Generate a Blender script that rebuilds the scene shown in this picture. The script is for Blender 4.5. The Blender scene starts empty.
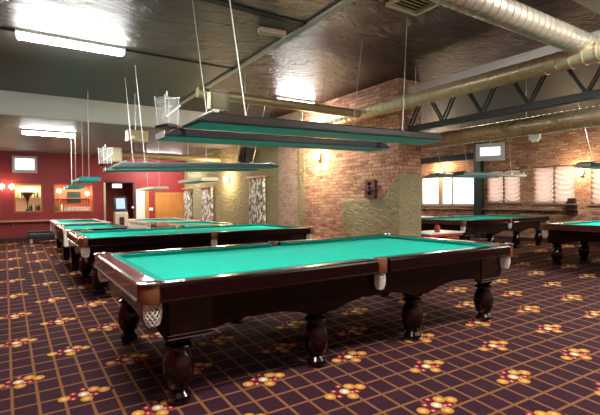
import bpy, bmesh, math, random
from mathutils import Vector, Matrix
random.seed(7)
PI = math.pi
S = bpy.context.scene
C = S.collection
sin, cos = math.sin, math.cos

# ------------------------------------------------------------------ materials
def nt(name):
    m = bpy.data.materials.new(name); m.use_nodes = True
    t = m.node_tree; t.nodes.clear()
    o = t.nodes.new('ShaderNodeOutputMaterial')
    return m, t, o

class G:
    """tiny node-graph helper"""
    def __init__(s, t): s.t = t
    def n(s, typ, **kw):
        x = s.t.nodes.new(typ)
        for k, v in kw.items(): setattr(x, k, v)
        return x
    def put(s, sock, v):
        if isinstance(v, bpy.types.NodeSocket): s.t.links.new(v, sock)
        elif isinstance(v, (tuple, list)) and len(v) == 3 and sock.type == 'RGBA': sock.default_value = (*v, 1)
        else: sock.default_value = v
    def math(s, op, a, b=None, c=None, clamp=False):
        x = s.n('ShaderNodeMath', operation=op, use_clamp=clamp)
        s.put(x.inputs[0], a)
        if b is not None: s.put(x.inputs[1], b)
        if c is not None: s.put(x.inputs[2], c)
        return x.outputs[0]
    def mix(s, f, a, b):
        x = s.n('ShaderNodeMix', data_type='RGBA')
        s.put(x.inputs['Factor'], f); s.put(x.inputs[6], a); s.put(x.inputs[7], b)
        return x.outputs[2]
    def noise(s, vec, scale, detail=4, rough=.6, dist=0):
        x = s.n('ShaderNodeTexNoise')
        if vec is not None: s.put(x.inputs['Vector'], vec)
        x.inputs['Scale'].default_value = scale; x.inputs['Detail'].default_value = detail
        x.inputs['Roughness'].default_value = rough; x.inputs['Distortion'].default_value = dist
        return x.outputs['Fac']
    def ramp(s, f, stops):
        x = s.n('ShaderNodeValToRGB'); e = x.color_ramp.elements
        while len(e) < len(stops): e.new(.5)
        for k, (p, c) in enumerate(stops): e[k].position = p; e[k].color = (*c, 1) if len(c) == 3 else c
        s.put(x.inputs[0], f); return x.outputs['Color']
    def step(s, v, e, w):      # smooth 0..1 as v rises through e
        x = s.n('ShaderNodeMapRange', interpolation_type='SMOOTHSTEP')
        s.put(x.inputs[0], v); s.put(x.inputs[1], s.math('SUBTRACT', e, w) if isinstance(e, bpy.types.NodeSocket) else e-w)
        s.put(x.inputs[2], s.math('ADD', e, w) if isinstance(e, bpy.types.NodeSocket) else e+w)
        return x.outputs[0]
    def bump(s, h, strength, dist=.02):
        x = s.n('ShaderNodeBump'); x.inputs['Strength'].default_value = strength; x.inputs['Distance'].default_value = dist
        s.put(x.inputs['Height'], h); return x.outputs[0]
    def bsdf(s, out, col, rough=.5, metal=0, normal=None, spec=.5, coat=0, trans=0, alpha=1, emit=None, es=0):
        b = s.n('ShaderNodeBsdfPrincipled')
        s.put(b.inputs['Base Color'], col); s.put(b.inputs['Roughness'], rough); b.inputs['Metallic'].default_value = metal
        b.inputs['Specular IOR Level'].default_value = spec; b.inputs['Coat Weight'].default_value = coat
        b.inputs['Coat Roughness'].default_value = .08
        b.inputs['Transmission Weight'].default_value = trans; s.put(b.inputs['Alpha'], alpha)
        if emit: b.inputs['Emission Color'].default_value = (*emit, 1); b.inputs['Emission Strength'].default_value = es
        if normal is not None: s.put(b.inputs['Normal'], normal)
        s.t.links.new(b.outputs[0], out.inputs[0]); return b
    def pos(s):                 # object-space position
        x = s.n('ShaderNodeTexCoord'); return x.outputs['Object']
    def sep(s, v):
        x = s.n('ShaderNodeSeparateXYZ'); s.put(x.inputs[0], v); return x.outputs
    def comb(s, a, b, c=0.0):
        x = s.n('ShaderNodeCombineXYZ'); s.put(x.inputs[0], a); s.put(x.inputs[1], b); s.put(x.inputs[2], c); return x.outputs[0]

def simple(name, col, rough=.5, metal=0, var=.12, vs=6, bump=0, spec=.5, coat=0, bs=None):
    m, t, o = nt(name); g = G(t)
    f = g.noise(g.pos(), vs, 3)
    lo = tuple(c*(1-var) for c in col); hi = tuple(min(1, c*(1+var)) for c in col)
    c = g.mix(f, lo, hi)
    nrm = g.bump(g.noise(g.pos(), bs or vs*8, 4), bump) if bump else None
    g.bsdf(o, c, rough, metal, nrm, spec, coat); return m

def wood(name, a, b, rough=.3, scale=(1, 12, 12), coat=.0, spec=.5):
    m, t, o = nt(name); g = G(t)
    mp = g.n('ShaderNodeMapping'); mp.inputs['Scale'].default_value = scale
    g.put(mp.inputs['Vector'], g.pos())
    f = g.noise(mp.outputs[0], 2.2, 6, .65, .6)
    g.bsdf(o, g.ramp(f, [(.3, a), (.7, b)]), rough, 0, None, spec, coat); return m

def emit(name, col, st):
    m, t, o = nt(name); g = G(t)
    e = g.n('ShaderNodeEmission'); e.inputs[0].default_value = (*col, 1); e.inputs[1].default_value = st
    t.links.new(e.outputs[0], o.inputs[0]); return m

M = {}
M['mahogany'] = wood('mahogany', (.004, .0007, .0008), (.010, .0018, .0016), .22, (1, 14, 14), .0, .2)
M['mahogany_dark'] = wood('mahogany_dark', (.005, .001, .001), (.011, .002, .002), .18, (1, 14, 14), .1, .4)
M['rail_wood'] = wood('rail_wood', (.005, .0008, .0008), (.013, .002, .002), .2, (1, 16, 16), .03, .2)
M['end_rail_wood'] = wood('end_rail_wood', (.05, .014, .012), (.11, .034, .027), .22, (16, 1, 16), .8)
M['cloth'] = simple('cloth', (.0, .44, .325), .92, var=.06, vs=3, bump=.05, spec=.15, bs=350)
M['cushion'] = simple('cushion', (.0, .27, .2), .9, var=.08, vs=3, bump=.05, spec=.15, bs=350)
M['leather'] = simple('leather', (.17, .05, .018), .45, var=.3, vs=14, bump=.25)
M['black_leather'] = simple('black_leather', (.02, .015, .012), .4, var=.3, vs=14, bump=.2)
M['net'] = simple('net', (.8, .78, .72), .8)
M['brass'] = simple('brass', (.65, .5, .25), .3, 1)
M['chrome'] = simple('chrome', (.8, .8, .8), .22, 1, .05)
M['steel'] = simple('steel', (.42, .42, .42), .4, .8)
M['wire'] = simple('wire', (.55, .54, .5), .4, .5)
M['lamp_brown'] = simple('lamp_brown', (.014, .010, .009), .5, 0, spec=.2)
M['lamp_grey'] = simple('lamp_grey', (.10, .15, .15), .45, 0)
M['lamp_teal'] = simple('lamp_teal', (.01, .28, .265), .45, 0)
M['white_paint'] = simple('white_paint', (.75, .74, .7), .5)
M['white_plastic'] = simple('white_plastic', (.8, .79, .76), .4)
M['grey_plastic'] = simple('grey_plastic', (.55, .55, .58), .4)
M['black_plastic'] = simple('black_plastic', (.012, .011, .01), .45)
M['beige'] = simple('beige', (.78, .69, .48), .6, bump=.05)
M['cream'] = simple('cream', (.62, .52, .38), .45)
M['ceiling_white'] = simple('ceiling_white', (.55, .58, .53), .8, var=.06, vs=2)
M['beam_black'] = simple('beam_black', (.005, .006, .008), .5, spec=.15)
M['truss'] = simple('truss', (.055, .06, .058), .55, 0, spec=.3)
M['post_green'] = simple('post_green', (.012, .03, .024), .4, .2)
M['shelf_wood'] = wood('shelf_wood', (.42, .17, .075), (.58, .27, .13), .4)
M['dark_wood'] = wood('dark_wood', (.03, .012, .008), (.06, .025, .018), .4)
M['sill_wood'] = wood('sill_wood', (.22, .15, .09), (.36, .26, .17), .5, (12, 1, 12))
M['vent_wood'] = simple('vent_wood', (.13, .05, .04), .6)
M['oak'] = wood('oak', (.42, .15, .03), (.62, .25, .06), .4, (14, 14, 1))
M['red_plastic'] = simple('red_plastic', (.55, .06, .025), .4)
M['curtain_white'] = simple('curtain_white', (.8, .76, .74), .8)
M['beer_glass'] = simple('beer_glass', (.3, .16, .05), .15)
M['green_glass'] = simple('green_glass', (.05, .14, .05), .15)
M['dark_glass'] = simple('dark_glass', (.04, .03, .02), .15)
M['pale_glass'] = simple('pale_glass', (.75, .72, .65), .15)
M['leaf'] = simple('leaf', (.05, .09, .03), .6)
M['niche'] = simple('niche', (.62, .5, .34), .8)
M['niche_red'] = simple('niche_red', (.4, .11, .05), .7)
M['tube'] = emit('tube', (1, 1, .97), 110)
M['bulb'] = emit('bulb', (1, .82, .55), 30)
M['screen'] = emit('screen', (.93, .95, 1), 1.6)
M['kiosk_screen'] = emit('kiosk_screen', (.62, .78, 1), .9)
M['sign'] = emit('sign', (1, .95, .95), 1.4)
M['led'] = emit('led', (.45, .5, 1), 1.5)
M['daylight'] = emit('daylight', (1, .97, .92), 1.5)
M['daylight_back'] = emit('daylight_back', (1, .98, .95), 2.2)

def duct_mat(name, a, b, metal=.45, rough=.36):
    m, t, o = nt(name); g = G(t)
    f = g.noise(g.pos(), 5, 4)
    g.bsdf(o, g.mix(f, a, b), rough, metal, g.bump(g.noise(g.pos(), 30, 3), .06)); return m
M['duct'] = duct_mat('duct', (.62, .51, .32), (.82, .71, .48))
M['duct_silver'] = duct_mat('duct_silver', (.5, .46, .38), (.72, .67, .55), .6)
M['duct_beige'] = duct_mat('duct_beige', (.42, .33, .17), (.55, .45, .26), .5)

def clear_mat():
    m, t, o = nt('clear_plastic'); g = G(t)
    tr = g.n('ShaderNodeBsdfTransparent'); tr.inputs[0].default_value = (.93, .94, .93, 1)
    gl = g.n('ShaderNodeBsdfPrincipled'); gl.inputs['Base Color'].default_value = (.85, .85, .85, 1); gl.inputs['Roughness'].default_value = .12
    f = g.noise(g.pos(), 16, 4, .7)
    mx = g.n('ShaderNodeMixShader'); g.put(mx.inputs[0], g.math('MULTIPLY_ADD', f, .5, -.02, True))
    t.links.new(tr.outputs[0], mx.inputs[1]); t.links.new(gl.outputs[0], mx.inputs[2]); t.links.new(mx.outputs[0], o.inputs[0]); return m
M['clear'] = clear_mat()

def curtain_mat():
    m, t, o = nt('sheer_curtain'); g = G(t)
    d = g.n('ShaderNodeBsdfDiffuse'); d.inputs[0].default_value = (.78, .58, .5, 1)
    tr = g.n('ShaderNodeBsdfTranslucent'); tr.inputs[0].default_value = (.9, .64, .54, 1)
    mx = g.n('ShaderNodeMixShader'); mx.inputs[0].default_value = .62
    t.links.new(d.outputs[0], mx.inputs[1]); t.links.new(tr.outputs[0], mx.inputs[2]); t.links.new(mx.outputs[0], o.inputs[0]); return m
M['sheer'] = curtain_mat()

def brick_col(g, u, v, p):
    """brick colour and height from wall coordinates u (along) and v (up)"""
    vec = g.comb(u, v)
    wob = g.noise(vec, 11, 3)
    vec2 = g.comb(g.math('MULTIPLY_ADD', wob, .06, u), g.math('MULTIPLY_ADD', wob, .05, v))
    b = g.n('ShaderNodeTexBrick'); g.put(b.inputs['Vector'], vec2)
    b.inputs['Scale'].default_value = 1; b.inputs['Brick Width'].default_value = .25; b.inputs['Row Height'].default_value = .078
    b.inputs['Mortar Size'].default_value = .011; b.inputs['Mortar Smooth'].default_value = .35; b.inputs['Bias'].default_value = 0
    b.inputs['Color1'].default_value = (.30, .07, .033, 1); b.inputs['Color2'].default_value = (.74, .40, .245, 1); b.inputs['Mortar'].default_value = (.25, .16, .10, 1)
    blot = g.noise(vec, 3.0, 5, .7)
    col = g.mix(g.step(blot, .58, .1), b.outputs['Color'], (.5, .32, .2))
    spk = g.noise(vec, 26, 3, .7)
    col = g.mix(g.math('MULTIPLY', g.step(spk, .56, .06), .6), col, (.62, .5, .38))
    col = g.mix(g.math('MULTIPLY', g.step(g.noise(vec, 19, 3, .7), .58, .05), .6), col, (.2, .06, .035))
    h = g.math('SUBTRACT', g.math('MULTIPLY', spk, .5), b.outputs['Fac'])
    return col, h

def plaster_col(g, u, v):
    vec = g.comb(g.math('MULTIPLY_ADD', v, .55, u), g.math('MULTIPLY_ADD', u, -.35, v))
    mp = g.n('ShaderNodeMapping'); mp.inputs['Scale'].default_value = (3.2, 7.5, 1); g.put(mp.inputs['Vector'], vec)
    f = g.noise(mp.outputs[0], 1.6, 4, .6, .5)
    f2 = g.noise(g.comb(u, v), 2, 3)
    col = g.mix(f2, (.27, .235, .12), (.38, .33, .185))
    return col, f

def brick_wall(name, axis, kind='plain'):
    m, t, o = nt(name); g = G(t)
    P = g.sep(g.pos()); u, v = P[axis], P[2]
    bc, bh = brick_col(g, u, v, P)
    pc, ph = plaster_col(g, u, v)
    wob = g.math('MULTIPLY_ADD', g.noise(g.comb(u, v), 3, 4, .7), .5, -.25)
    if kind == 'plain':
        g.bsdf(o, bc, .85, 0, g.bump(bh, .8, .035), .25); return m
    if kind == 'end':
        f = g.math('SUBTRACT', 1, g.step(g.math('MULTIPLY_ADD', wob, .15, v), 1.9, .015))
    else:
        uw = g.math('MULTIPLY_ADD', wob, .5, u); vw = g.math('MULTIPLY_ADD', wob, .35, v)
        far = g.step(uw, 10.62, .04)                                       # plaster beyond
        strip = g.math('MULTIPLY', g.step(uw, 9.28, .04), g.math('SUBTRACT', 1, g.step(uw, 9.6, .04)))
        rise = g.math('MULTIPLY', g.math('SUBTRACT', 1, g.step(u, 6.2, .24)), .52)
        low = g.math('MULTIPLY', g.math('SUBTRACT', 1, g.step(vw, g.math('ADD', rise, 1.4), .03)), g.math('SUBTRACT', 1, g.step(uw, 7.75, .1)))
        f = g.math('MAXIMUM', g.math('MAXIMUM', far, g.math('MULTIPLY', strip, .8)), low)
        wash = g.math('MULTIPLY', g.step(uw, 9.6, .2), g.step(g.noise(g.comb(u, v), 7, 5, .75), .46, .1))
        bc = g.mix(g.math('MULTIPLY', wash, .75), bc, (.52, .42, .33))
    col = g.mix(f, bc, pc)
    h = g.math('ADD', g.math('MULTIPLY', bh, g.math('SUBTRACT', 1, f)), g.math('MULTIPLY', g.math('MULTIPLY', ph, 2.2), f))
    g.bsdf(o, col, .85, 0, g.bump(h, .8, .05), .25); return m
M['brick_y'] = brick_wall('brick_right_wall', 1)
M['brick_x'] = brick_wall('brick_cross_wall', 0)
M['partition'] = brick_wall('brick_and_plaster', 1, 'side')
M['partition_end'] = brick_wall('brick_over_plaster', 0, 'end')

def pebble():
    m, t, o = nt('pebble_stone'); g = G(t)
    P = g.sep(g.pos())
    mp = g.comb(P[1], g.math('MULTIPLY', P[2], .65), P[0])
    v = g.n('ShaderNodeTexVoronoi'); v.inputs['Scale'].default_value = 11; g.put(v.inputs['Vector'], mp)
    e = g.n('ShaderNodeTexVoronoi', feature='DISTANCE_TO_EDGE'); e.inputs['Scale'].default_value = 11; g.put(e.inputs['Vector'], mp)
    c = g.ramp(g.sep(v.outputs['Color'])[0], [(.0, (.08, .07, .05)), (.3, (.4, .36, .28)), (.5, (.82, .8, .72)), (1, (.9, .88, .8))])
    c = g.mix(g.step(e.outputs['Distance'], .06, .04), (.10, .085, .05), c)
    g.bsdf(o, c, .7, 0, g.bump(e.outputs['Distance'], .8, .03)); return m
M['pebble'] = pebble()

def stucco(name, col, rough_amt, gloss, scale=1.6, spec=.5):
    m, t, o = nt(name); g = G(t)
    p = g.pos()
    mp = g.n('ShaderNodeMapping'); mp.inputs['Scale'].default_value = (1.3, 2.4, 1); g.put(mp.inputs['Vector'], p)
    a = g.noise(mp.outputs[0], scale, 7, .62, 1.6); b = g.noise(p, 16, 4)
    h = g.math('MULTIPLY_ADD', b, .12, a)
    c = g.mix(g.noise(p, .9, 3), tuple(x*.75 for x in col), tuple(x*1.3 for x in col))
    g.bsdf(o, c, gloss, 0, g.bump(h, rough_amt, .10), spec); return m
M['stucco_brown'] = stucco('stucco_brown', (.055, .027, .018), 1.0, .4, 1.6, .3)
M['stucco_grey'] = stucco('stucco_grey', (.095, .09, .08), .75, .42)
M['ceiling_smooth'] = stucco('ceiling_smooth', (.085, .088, .08), .06, .5)
M['ceiling_mauve'] = stucco('ceiling_mauve', (.16, .13, .13), .05, .55)
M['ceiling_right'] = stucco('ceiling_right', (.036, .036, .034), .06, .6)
M['ceiling_front'] = stucco('ceiling_front', (.24, .25, .225), .06, .6)  # pale base colour stands in for lamplight on this stretch of ceiling

def red_wall():
    m, t, o = nt('red_wall'); g = G(t)
    p = g.pos(); f = g.noise(p, 1.2, 4)
    g.bsdf(o, g.mix(f, (.235, .017, .021), (.30, .028, .031)), .5, 0, g.bump(g.noise(p, 60, 3), .08), .4); return m
M['red'] = red_wall()
M['tan_wall'] = simple('tan_wall', (.35, .22, .16), .8, vs=2)

def carpet():
    m, t, o = nt('carpet'); g = G(t)
    uv = g.n('ShaderNodeUVMap'); uv.uv_map = 'weave'
    e = g.sep(uv.outputs[0])
    p = g.math('MULTIPLY', g.math('ADD', e[0], e[1]), .5); q = g.math('MULTIPLY', g.math('SUBTRACT', e[0], e[1]), .5)
    def line(v, off, w):
        x = g.math('FRACT', g.math('MULTIPLY_ADD', v, 5, -off + .5))
        d = g.math('ABSOLUTE', g.math('SUBTRACT', x, .5))
        return g.math('SUBTRACT', 1, g.step(d, w, .022))
    zz = g.math('MULTIPLY', g.math('PINGPONG', g.math('MULTIPLY', q, 40), .5), .012)
    l1 = line(g.math('ADD', p, zz), .88, .062); l2 = line(g.math('ADD', q, zz), .88, .05)
    gnd = g.mix(g.noise(g.comb(p, q), 5, 3), (.021, .0055, .011), (.04, .010, .019))
    pile = g.noise(g.pos(), 160, 2, .7)
    gnd = g.mix(g.math('MULTIPLY', g.step(pile, .5, .2), .35), gnd, (.03, .01, .02))
    lc = g.mix(pile, (.15, .06, .022), (.25, .11, .04))
    col = g.mix(g.math('MAXIMUM', l1, l2), gnd, lc)
    a = g.math('SUBTRACT', g.math('FRACT', g.math('ADD', e[0], .412)), .5); b = g.math('SUBTRACT', g.math('FRACT', g.math('ADD', e[1], .512)), .5)
    a = g.math('SUBTRACT', a, .0); b = g.math('SUBTRACT', b, .0)
    lp = g.math('MULTIPLY', g.math('ADD', a, b), .5); lq = g.math('MULTIPLY', g.math('SUBTRACT', a, b), .5)
    def ball(cp, cq, r, c1, c2, col):
        dx = g.math('SUBTRACT', lp, cp); dy = g.math('MULTIPLY', g.math('SUBTRACT', lq, cq), 1.15)
        d = g.math('SQRT', g.math('ADD', g.math('MULTIPLY', dx, dx), g.math('MULTIPLY', dy, dy)))
        f = g.math('SUBTRACT', 1, g.step(d, r, .006))
        inner = g.math('SUBTRACT', 1, g.step(d, r*.42, r*.15))
        return g.mix(f, col, g.mix(inner, c1, c2))
    Y, Y2, R, W = (.48, .22, .035), (.62, .40, .13), (.26, .012, .02), (.55, .4, .2)
    for cp, cq, r in ((.02, .02, .075), (-.05, 0, .07), (.09, 0, .07), (.2, -.01, .05), (.02, -.05, .06)): col = ball(cp, cq, r, (.07, .008, .014), (.10, .008, .016), col)
    for cp, cq in ((0, .089), (-.09, .042), (-.10, -.042), (.088, -.045), (.045, -.035)): col = ball(cp, cq, .03, R, (.72, .3, .28), col)
    for cp, cq in ((-.17, -.008), (.085, .05), (.166, .003), (.004, -.088)): col = ball(cp, cq, .05, Y, Y2, col)
    col = ball(-.007, 0, .046, W, (.85, .8, .62), col)
    g.bsdf(o, col, .95, 0, g.bump(g.noise(g.pos(), 260, 2), .25, .01), .15); return m
M['carpet'] = carpet()

# ------------------------------------------------------------------ mesh helpers
def box(bm, x0, x1, y0, y1, z0, z1, bev=0):
    vs = [bm.verts.new((x, y, z)) for x in (x0, x1) for y in (y0, y1) for z in (z0, z1)]
    fs = [bm.faces.new([vs[i] for i in f]) for f in ((0, 1, 3, 2), (4, 6, 7, 5), (0, 4, 5, 1), (2, 3, 7, 6), (0, 2, 6, 4), (1, 5, 7, 3))]
    if bev:
        es = list({e for f in fs for e in f.edges})
        bmesh.ops.bevel(bm, geom=es, offset=bev, segments=2, affect='EDGES', profile=.6)
    return vs

def tube(bm, p0, p1, r, n=10, r1=None, caps=True):
    p0, p1 = Vector(p0), Vector(p1); d = (p1-p0).normalized()
    a = d.orthogonal().normalized(); b = d.cross(a); r1 = r if r1 is None else r1
    A = [bm.verts.new(p0 + (a*cos(2*PI*k/n) + b*sin(2*PI*k/n))*r) for k in range(n)]
    B = [bm.verts.new(p1 + (a*cos(2*PI*k/n) + b*sin(2*PI*k/n))*r1) for k in range(n)]
    for k in range(n): bm.faces.new((A[k], A[(k+1) % n], B[(k+1) % n], B[k]))
    if caps: bm.faces.new(A[::-1]); bm.faces.new(B)

def lathe(bm, prof, n=24, c=(0, 0), a0=0, a1=2*PI):
    full = abs(a1-a0-2*PI) < 1e-6; m = n if full else n+1
    rings = [[bm.verts.new((c[0]+r*cos(a0+(a1-a0)*k/n), c[1]+r*sin(a0+(a1-a0)*k/n), z)) for k in range(m)] for r, z in prof]
    for A, B in zip(rings, rings[1:]):
        for k in range(n): bm.faces.new((A[k], A[(k+1) % m], B[(k+1) % m], B[k]))
    if full and prof[0][0] > 1e-4: bm.faces.new(rings[0][::-1])
    if full and prof[-1][0] > 1e-4: bm.faces.new(rings[-1])

def prism(bm, pts, axis, a, b):
    """extrude a 2-D outline along axis: 'x' outline is (y,z); 'y' outline is (x,z); 'z' outline is (x,y)"""
    f = {'x': lambda t, p: (t, p[0], p[1]), 'y': lambda t, p: (p[0], t, p[1]), 'z': lambda t, p: (p[0], p[1], t)}[axis]
    A = [bm.verts.new(f(a, p)) for p in pts]; B = [bm.verts.new(f(b, p)) for p in pts]
    n = len(pts)
    for k in range(n): bm.faces.new((A[k], A[(k+1) % n], B[(k+1) % n], B[k]))
    bm.faces.new(A[::-1]); bm.faces.new(B)

def obj(name, bm, mat, parent=None, loc=(0, 0, 0), smooth=False, rot=None):
    me = bpy.data.meshes.new(name)
    bmesh.ops.recalc_face_normals(bm, faces=bm.faces); bm.to_mesh(me); bm.free()
    mats = mat if isinstance(mat, (list, tuple)) else [mat]
    for x in mats: me.materials.append(M[x] if isinstance(x, str) else x)
    o = bpy.data.objects.new(name, me); C.objects.link(o)
    if smooth:
        for p in me.polygons: p.use_smooth = True
        try:
            me.set_sharp_from_angle(angle=math.radians(38))
        except Exception: pass
    o.location = loc
    if rot: o.rotation_euler = rot
    if parent: o.parent = parent
    return o

def mk(f, *a, **k):
    bm = bmesh.new(); f(bm, *a, **k); return bm

def tag(o, label, cat, group=None):
    o['label'] = label; o['category'] = cat
    if group: o['group'] = group
    return o
def thing(name, label, cat, loc=(0, 0, 0), rot=(0, 0, 0), group=None):
    o = bpy.data.objects.new(name, None); C.objects.link(o); o.empty_display_size = .2
    o.location = loc; o.rotation_euler = rot
    return tag(o, label, cat, group)
def struct(o):
    o['kind'] = 'structure'; return o
def dup(root, loc, rot, label, group=None):
    def cp(o, par):
        n = o.copy(); C.objects.link(n)
        if par: n.parent = par
        for ch in [c for c in o.children]: cp(ch, n)
        return n
    r = cp(root, None); r.location = loc; r.rotation_euler = rot; r['label'] = label
    if group: r['group'] = group
    return r

# ------------------------------------------------------------------ room shell
XL, XR, YF, YB, ZC, ZB = -2.3, 14.0, -2.2, 19.0, 3.78, 3.30
PX0, PX1, PY = 6.232, 6.864, 5.976        # brick partition between the two halves
BY = 11.04                                 # where the ceiling steps down

def floor_mesh():
    K = ((1.49560543, 1.13862764, -4.42292745), (1.57223371, -1.07331215, 4.31481735), (.0416955, .05062171, 1.0))
    bm = bmesh.new(); uvl = bm.loops.layers.uv.new('weave')
    nx, ny = 110, 140
    V = [[bm.verts.new((XL+(XR-XL)*i/nx, YF+(YB-YF)*j/ny, 0)) for j in range(ny+1)] for i in range(nx+1)]
    for i in range(nx):
        for j in range(ny):
            f = bm.faces.new((V[i][j], V[i+1][j], V[i+1][j+1], V[i][j+1]))
            for l in f.loops:
                x, y = l.vert.co.x, l.vert.co.y
                w = K[2][0]*x+K[2][1]*y+K[2][2]
                l[uvl].uv = ((K[0][0]*x+K[0][1]*y+K[0][2])/w, (K[1][0]*x+K[1][1]*y+K[1][2])/w)
    return bm
struct(obj('floor', floor_mesh(), 'carpet'))
struct(obj('floor_slab', mk(box, XL, XR, YF, YB, -.2, -.01), 'tan_wall'))

TX = 3.30   # ceiling trim that divides the smooth from the rough part
struct(obj('ceiling', mk(box, XL, TX, YF, 7.13, ZC, ZC+.15), 'stucco_grey'))
struct(obj('ceiling_panel', mk(box, XL, TX, 7.13, BY, ZC, ZC+.15), 'ceiling_smooth'))
struct(obj('ceiling_stucco', mk(box, TX, 7.0, 2.55, BY, ZC, ZC+.15), 'stucco_brown'))
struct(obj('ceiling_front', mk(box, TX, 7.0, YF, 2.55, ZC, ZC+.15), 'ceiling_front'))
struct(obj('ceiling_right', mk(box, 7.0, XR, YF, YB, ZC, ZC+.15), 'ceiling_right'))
struct(obj('ceiling_back', mk(box, XL, PX0+.2, BY, YB, ZB, ZB+.15), 'ceiling_mauve'))
struct(obj('trim_1', mk(box, XL, PX0, BY-.03, BY+.12, ZB-.02, ZC), 'ceiling_white'))
struct(obj('trim_2', mk(box, TX-.04, TX+.04, YF, BY, ZC-.035, ZC), 'ceiling_white'))
struct(obj('trim_3', mk(box, XL, TX-.04, 7.1, 7.16, ZC-.012, ZC), 'beam_black'))
struct(obj('trim_4', mk(box, XL, TX-.04, 4.78, 4.9, ZC-.012, ZC), 'beam_black'))

struct(obj('wall_left', mk(box, XL-.2, XL, YF, YB, 0, ZC), 'red'))
struct(obj('wall_front', mk(box, XL-.2, XR+.2, YF-.2, YF, 0, ZC), 'tan_wall'))

def wall_holes(bm, fixed, u0, u1, z0, z1, holes, axis):
    """solid wall slab from boxes around rectangular holes (u0,u1,z0,z1)"""
    def put(a, b, c, d):
        if b-a < 1e-4 or d-c < 1e-4: return
        if axis == 'y': box(bm, fixed[0], fixed[1], a, b, c, d)
        else: box(bm, a, b, fixed[0], fixed[1], c, d)
    cur = u0
    for h in sorted(holes):
        put(cur, h[0], z0, z1); put(h[0], h[1], z0, h[2]); put(h[0], h[1], h[3], z1); cur = h[1]
    put(cur, u1, z0, z1)

# red back wall with two serving openings and a doorway
OP = [(-1.45, -.62, 1.08, 2.08), (-.10, .70, 1.08, 2.08), (1.17, 2.45, 1.05, 2.08)]
DOOR = (2.96, 4.02, 0, 2.20)
struct(obj('wall_back', mk(wall_holes, (YB, YB+.18), XL, PX0+.2, 0, ZB, OP+[DOOR], 'x'), 'red'))
struct(obj('wall_back_right', mk(box, PX0+.2, XR, YB, YB+.2, 0, ZC), 'tan_wall'))
struct(obj('baseboard_back', mk(lambda bm: (box(bm, XL, 2.9, YB-.02, YB, 0, .12), box(bm, 4.08, PX0, YB-.02, YB, 0, .12))), 'dark_wood'))

# brick partition: long side and end face
struct(obj('wall_middle', mk(box, PX0, PX1, PY+.01, YB, 0, ZC), 'partition'))
struct(obj('wall_middle_end', mk(box, PX0, PX1, PY-.004, PY+.01, 0, ZC), 'partition_end'))

# brick window wall
WIN = [(4.25, 5.84, 1.22, 2.40), (6.27, 7.52, 1.25, 2.40), (7.96, 9.17, 1.27, 2.37), (9.68, 12.25, 1.17, 2.32)]
struct(obj('wall_right', mk(wall_holes, (XR, XR+.28), YF, YB, 0, ZC, WIN, 'y'), 'brick_y'))
struct(obj('baseboard_right', mk(box, XR-.02, XR, YF, YB, 0, .12), 'dark_wood'))

def window(k, w, mull, mat_pane):
    y0, y1, z0, z1 = w
    bm = bmesh.new(); t = .05
    box(bm, XR+.08, XR+.14, y0, y0+t, z0, z1); box(bm, XR+.08, XR+.14, y1-t, y1, z0, z1)
    box(bm, XR+.08, XR+.14, y0+t, y1-t, z0, z0+t); box(bm, XR+.08, XR+.14, y0+t, y1-t, z1-t, z1)
    for y, hw in mull: box(bm, XR+.075, XR+.145, y-hw, y+hw, z0+t, z1-t)
    f = struct(obj('window_%d' % k, bm, 'sill_wood'))
    obj('pane', mk(box, XR+.15, XR+.16, y0, y1, z0, z1), mat_pane, f)
    obj('window_sill', mk(box, XR-.07, XR+.1, y0-.08, y1+.08, z0-.05, z0, .006), 'sill_wood', f)
window(1, WIN[0], [((WIN[0][0]+WIN[0][1])/2, .03)], 'daylight')
window(2, WIN[1], [((WIN[1][0]+WIN[1][1])/2, .03)], 'daylight')
window(3, WIN[2], [((WIN[2][0]+WIN[2][1])/2, .03)], 'daylight')
window(4, WIN[3], [(11.28, .09), (10.72, .025)], 'daylight_back')

def curtain(w, label):
    y0, y1, z0, z1 = w; ym = (y0+y1)/2
    t = thing('curtain', label, 'curtain', (XR-.0, ym, z0), group='sheer swagged curtains on the brick wall')
    for a, b in ((y0-.0-ym, -.035), (.035, y1-ym)):
        bm = bmesh.new(); nu, nv = 18, 60; H = z1-z0
        V = []
        for i in range(nu+1):
            s = i/nu; row = []
            for j in range(nv+1):
                r = j/nv; sag = .11*(1-(2*s-1)**2)
                ph = (r*H + sag*1.0)*2*PI/.15
                row.append(bm.verts.new((.035 + .032*sin(ph) + .008*sin(s*25+r*9), a+(b-a)*s, -.01 + r*H - .02*(1-r)*(sin(s*PI)))))
            V.append(row)
        for i in range(nu):
            for j in range(nv): bm.faces.new((V[i][j], V[i+1][j], V[i+1][j+1], V[i][j+1]))
        obj('curtain_panel', bm, 'sheer', t, smooth=True)
    bm = bmesh.new(); box(bm, .018, .026, -.02, .02, 0, z1-z0, .003)
    cord = obj('tie_cord', bm, 'sill_wood', t)
    for k in range(int((z1-z0)/.13)):
        z = .06+k*.13
        obj('tie_knot', mk(box, .0, .04, -.028, .028, z-.03, z+.03, .008), 'sill_wood', cord)
    obj('curtain_rod', mk(tube, (.01, y0-ym-.04, z1-z0+.01), (.01, y1-ym+.04, z1-z0+.01), .014, 8), 'dark_wood', t)
    return t
curtain(WIN[1], 'pale pink ruched curtain in the wide window right of the brick pier')
curtain(WIN[2], 'pale pink ruched curtain in the window beneath the hanging monitor')
curtain(WIN[0], 'ruched window curtain cut off by the right edge of the photo')

struct(obj('trim_5', mk(box, XR-.22, XR-.02, 9.28, 9.56, 0, ZC), 'post_green'))
struct(obj('trim_6', mk(box, XR-.2, XR-.02, 9.56, 13.4, 2.86, 3.08), 'beam_black'))
# ------------------------------------------------------------------ full-size billiard table
TL, TW, TZ = 4.118, 2.05, .878

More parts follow.
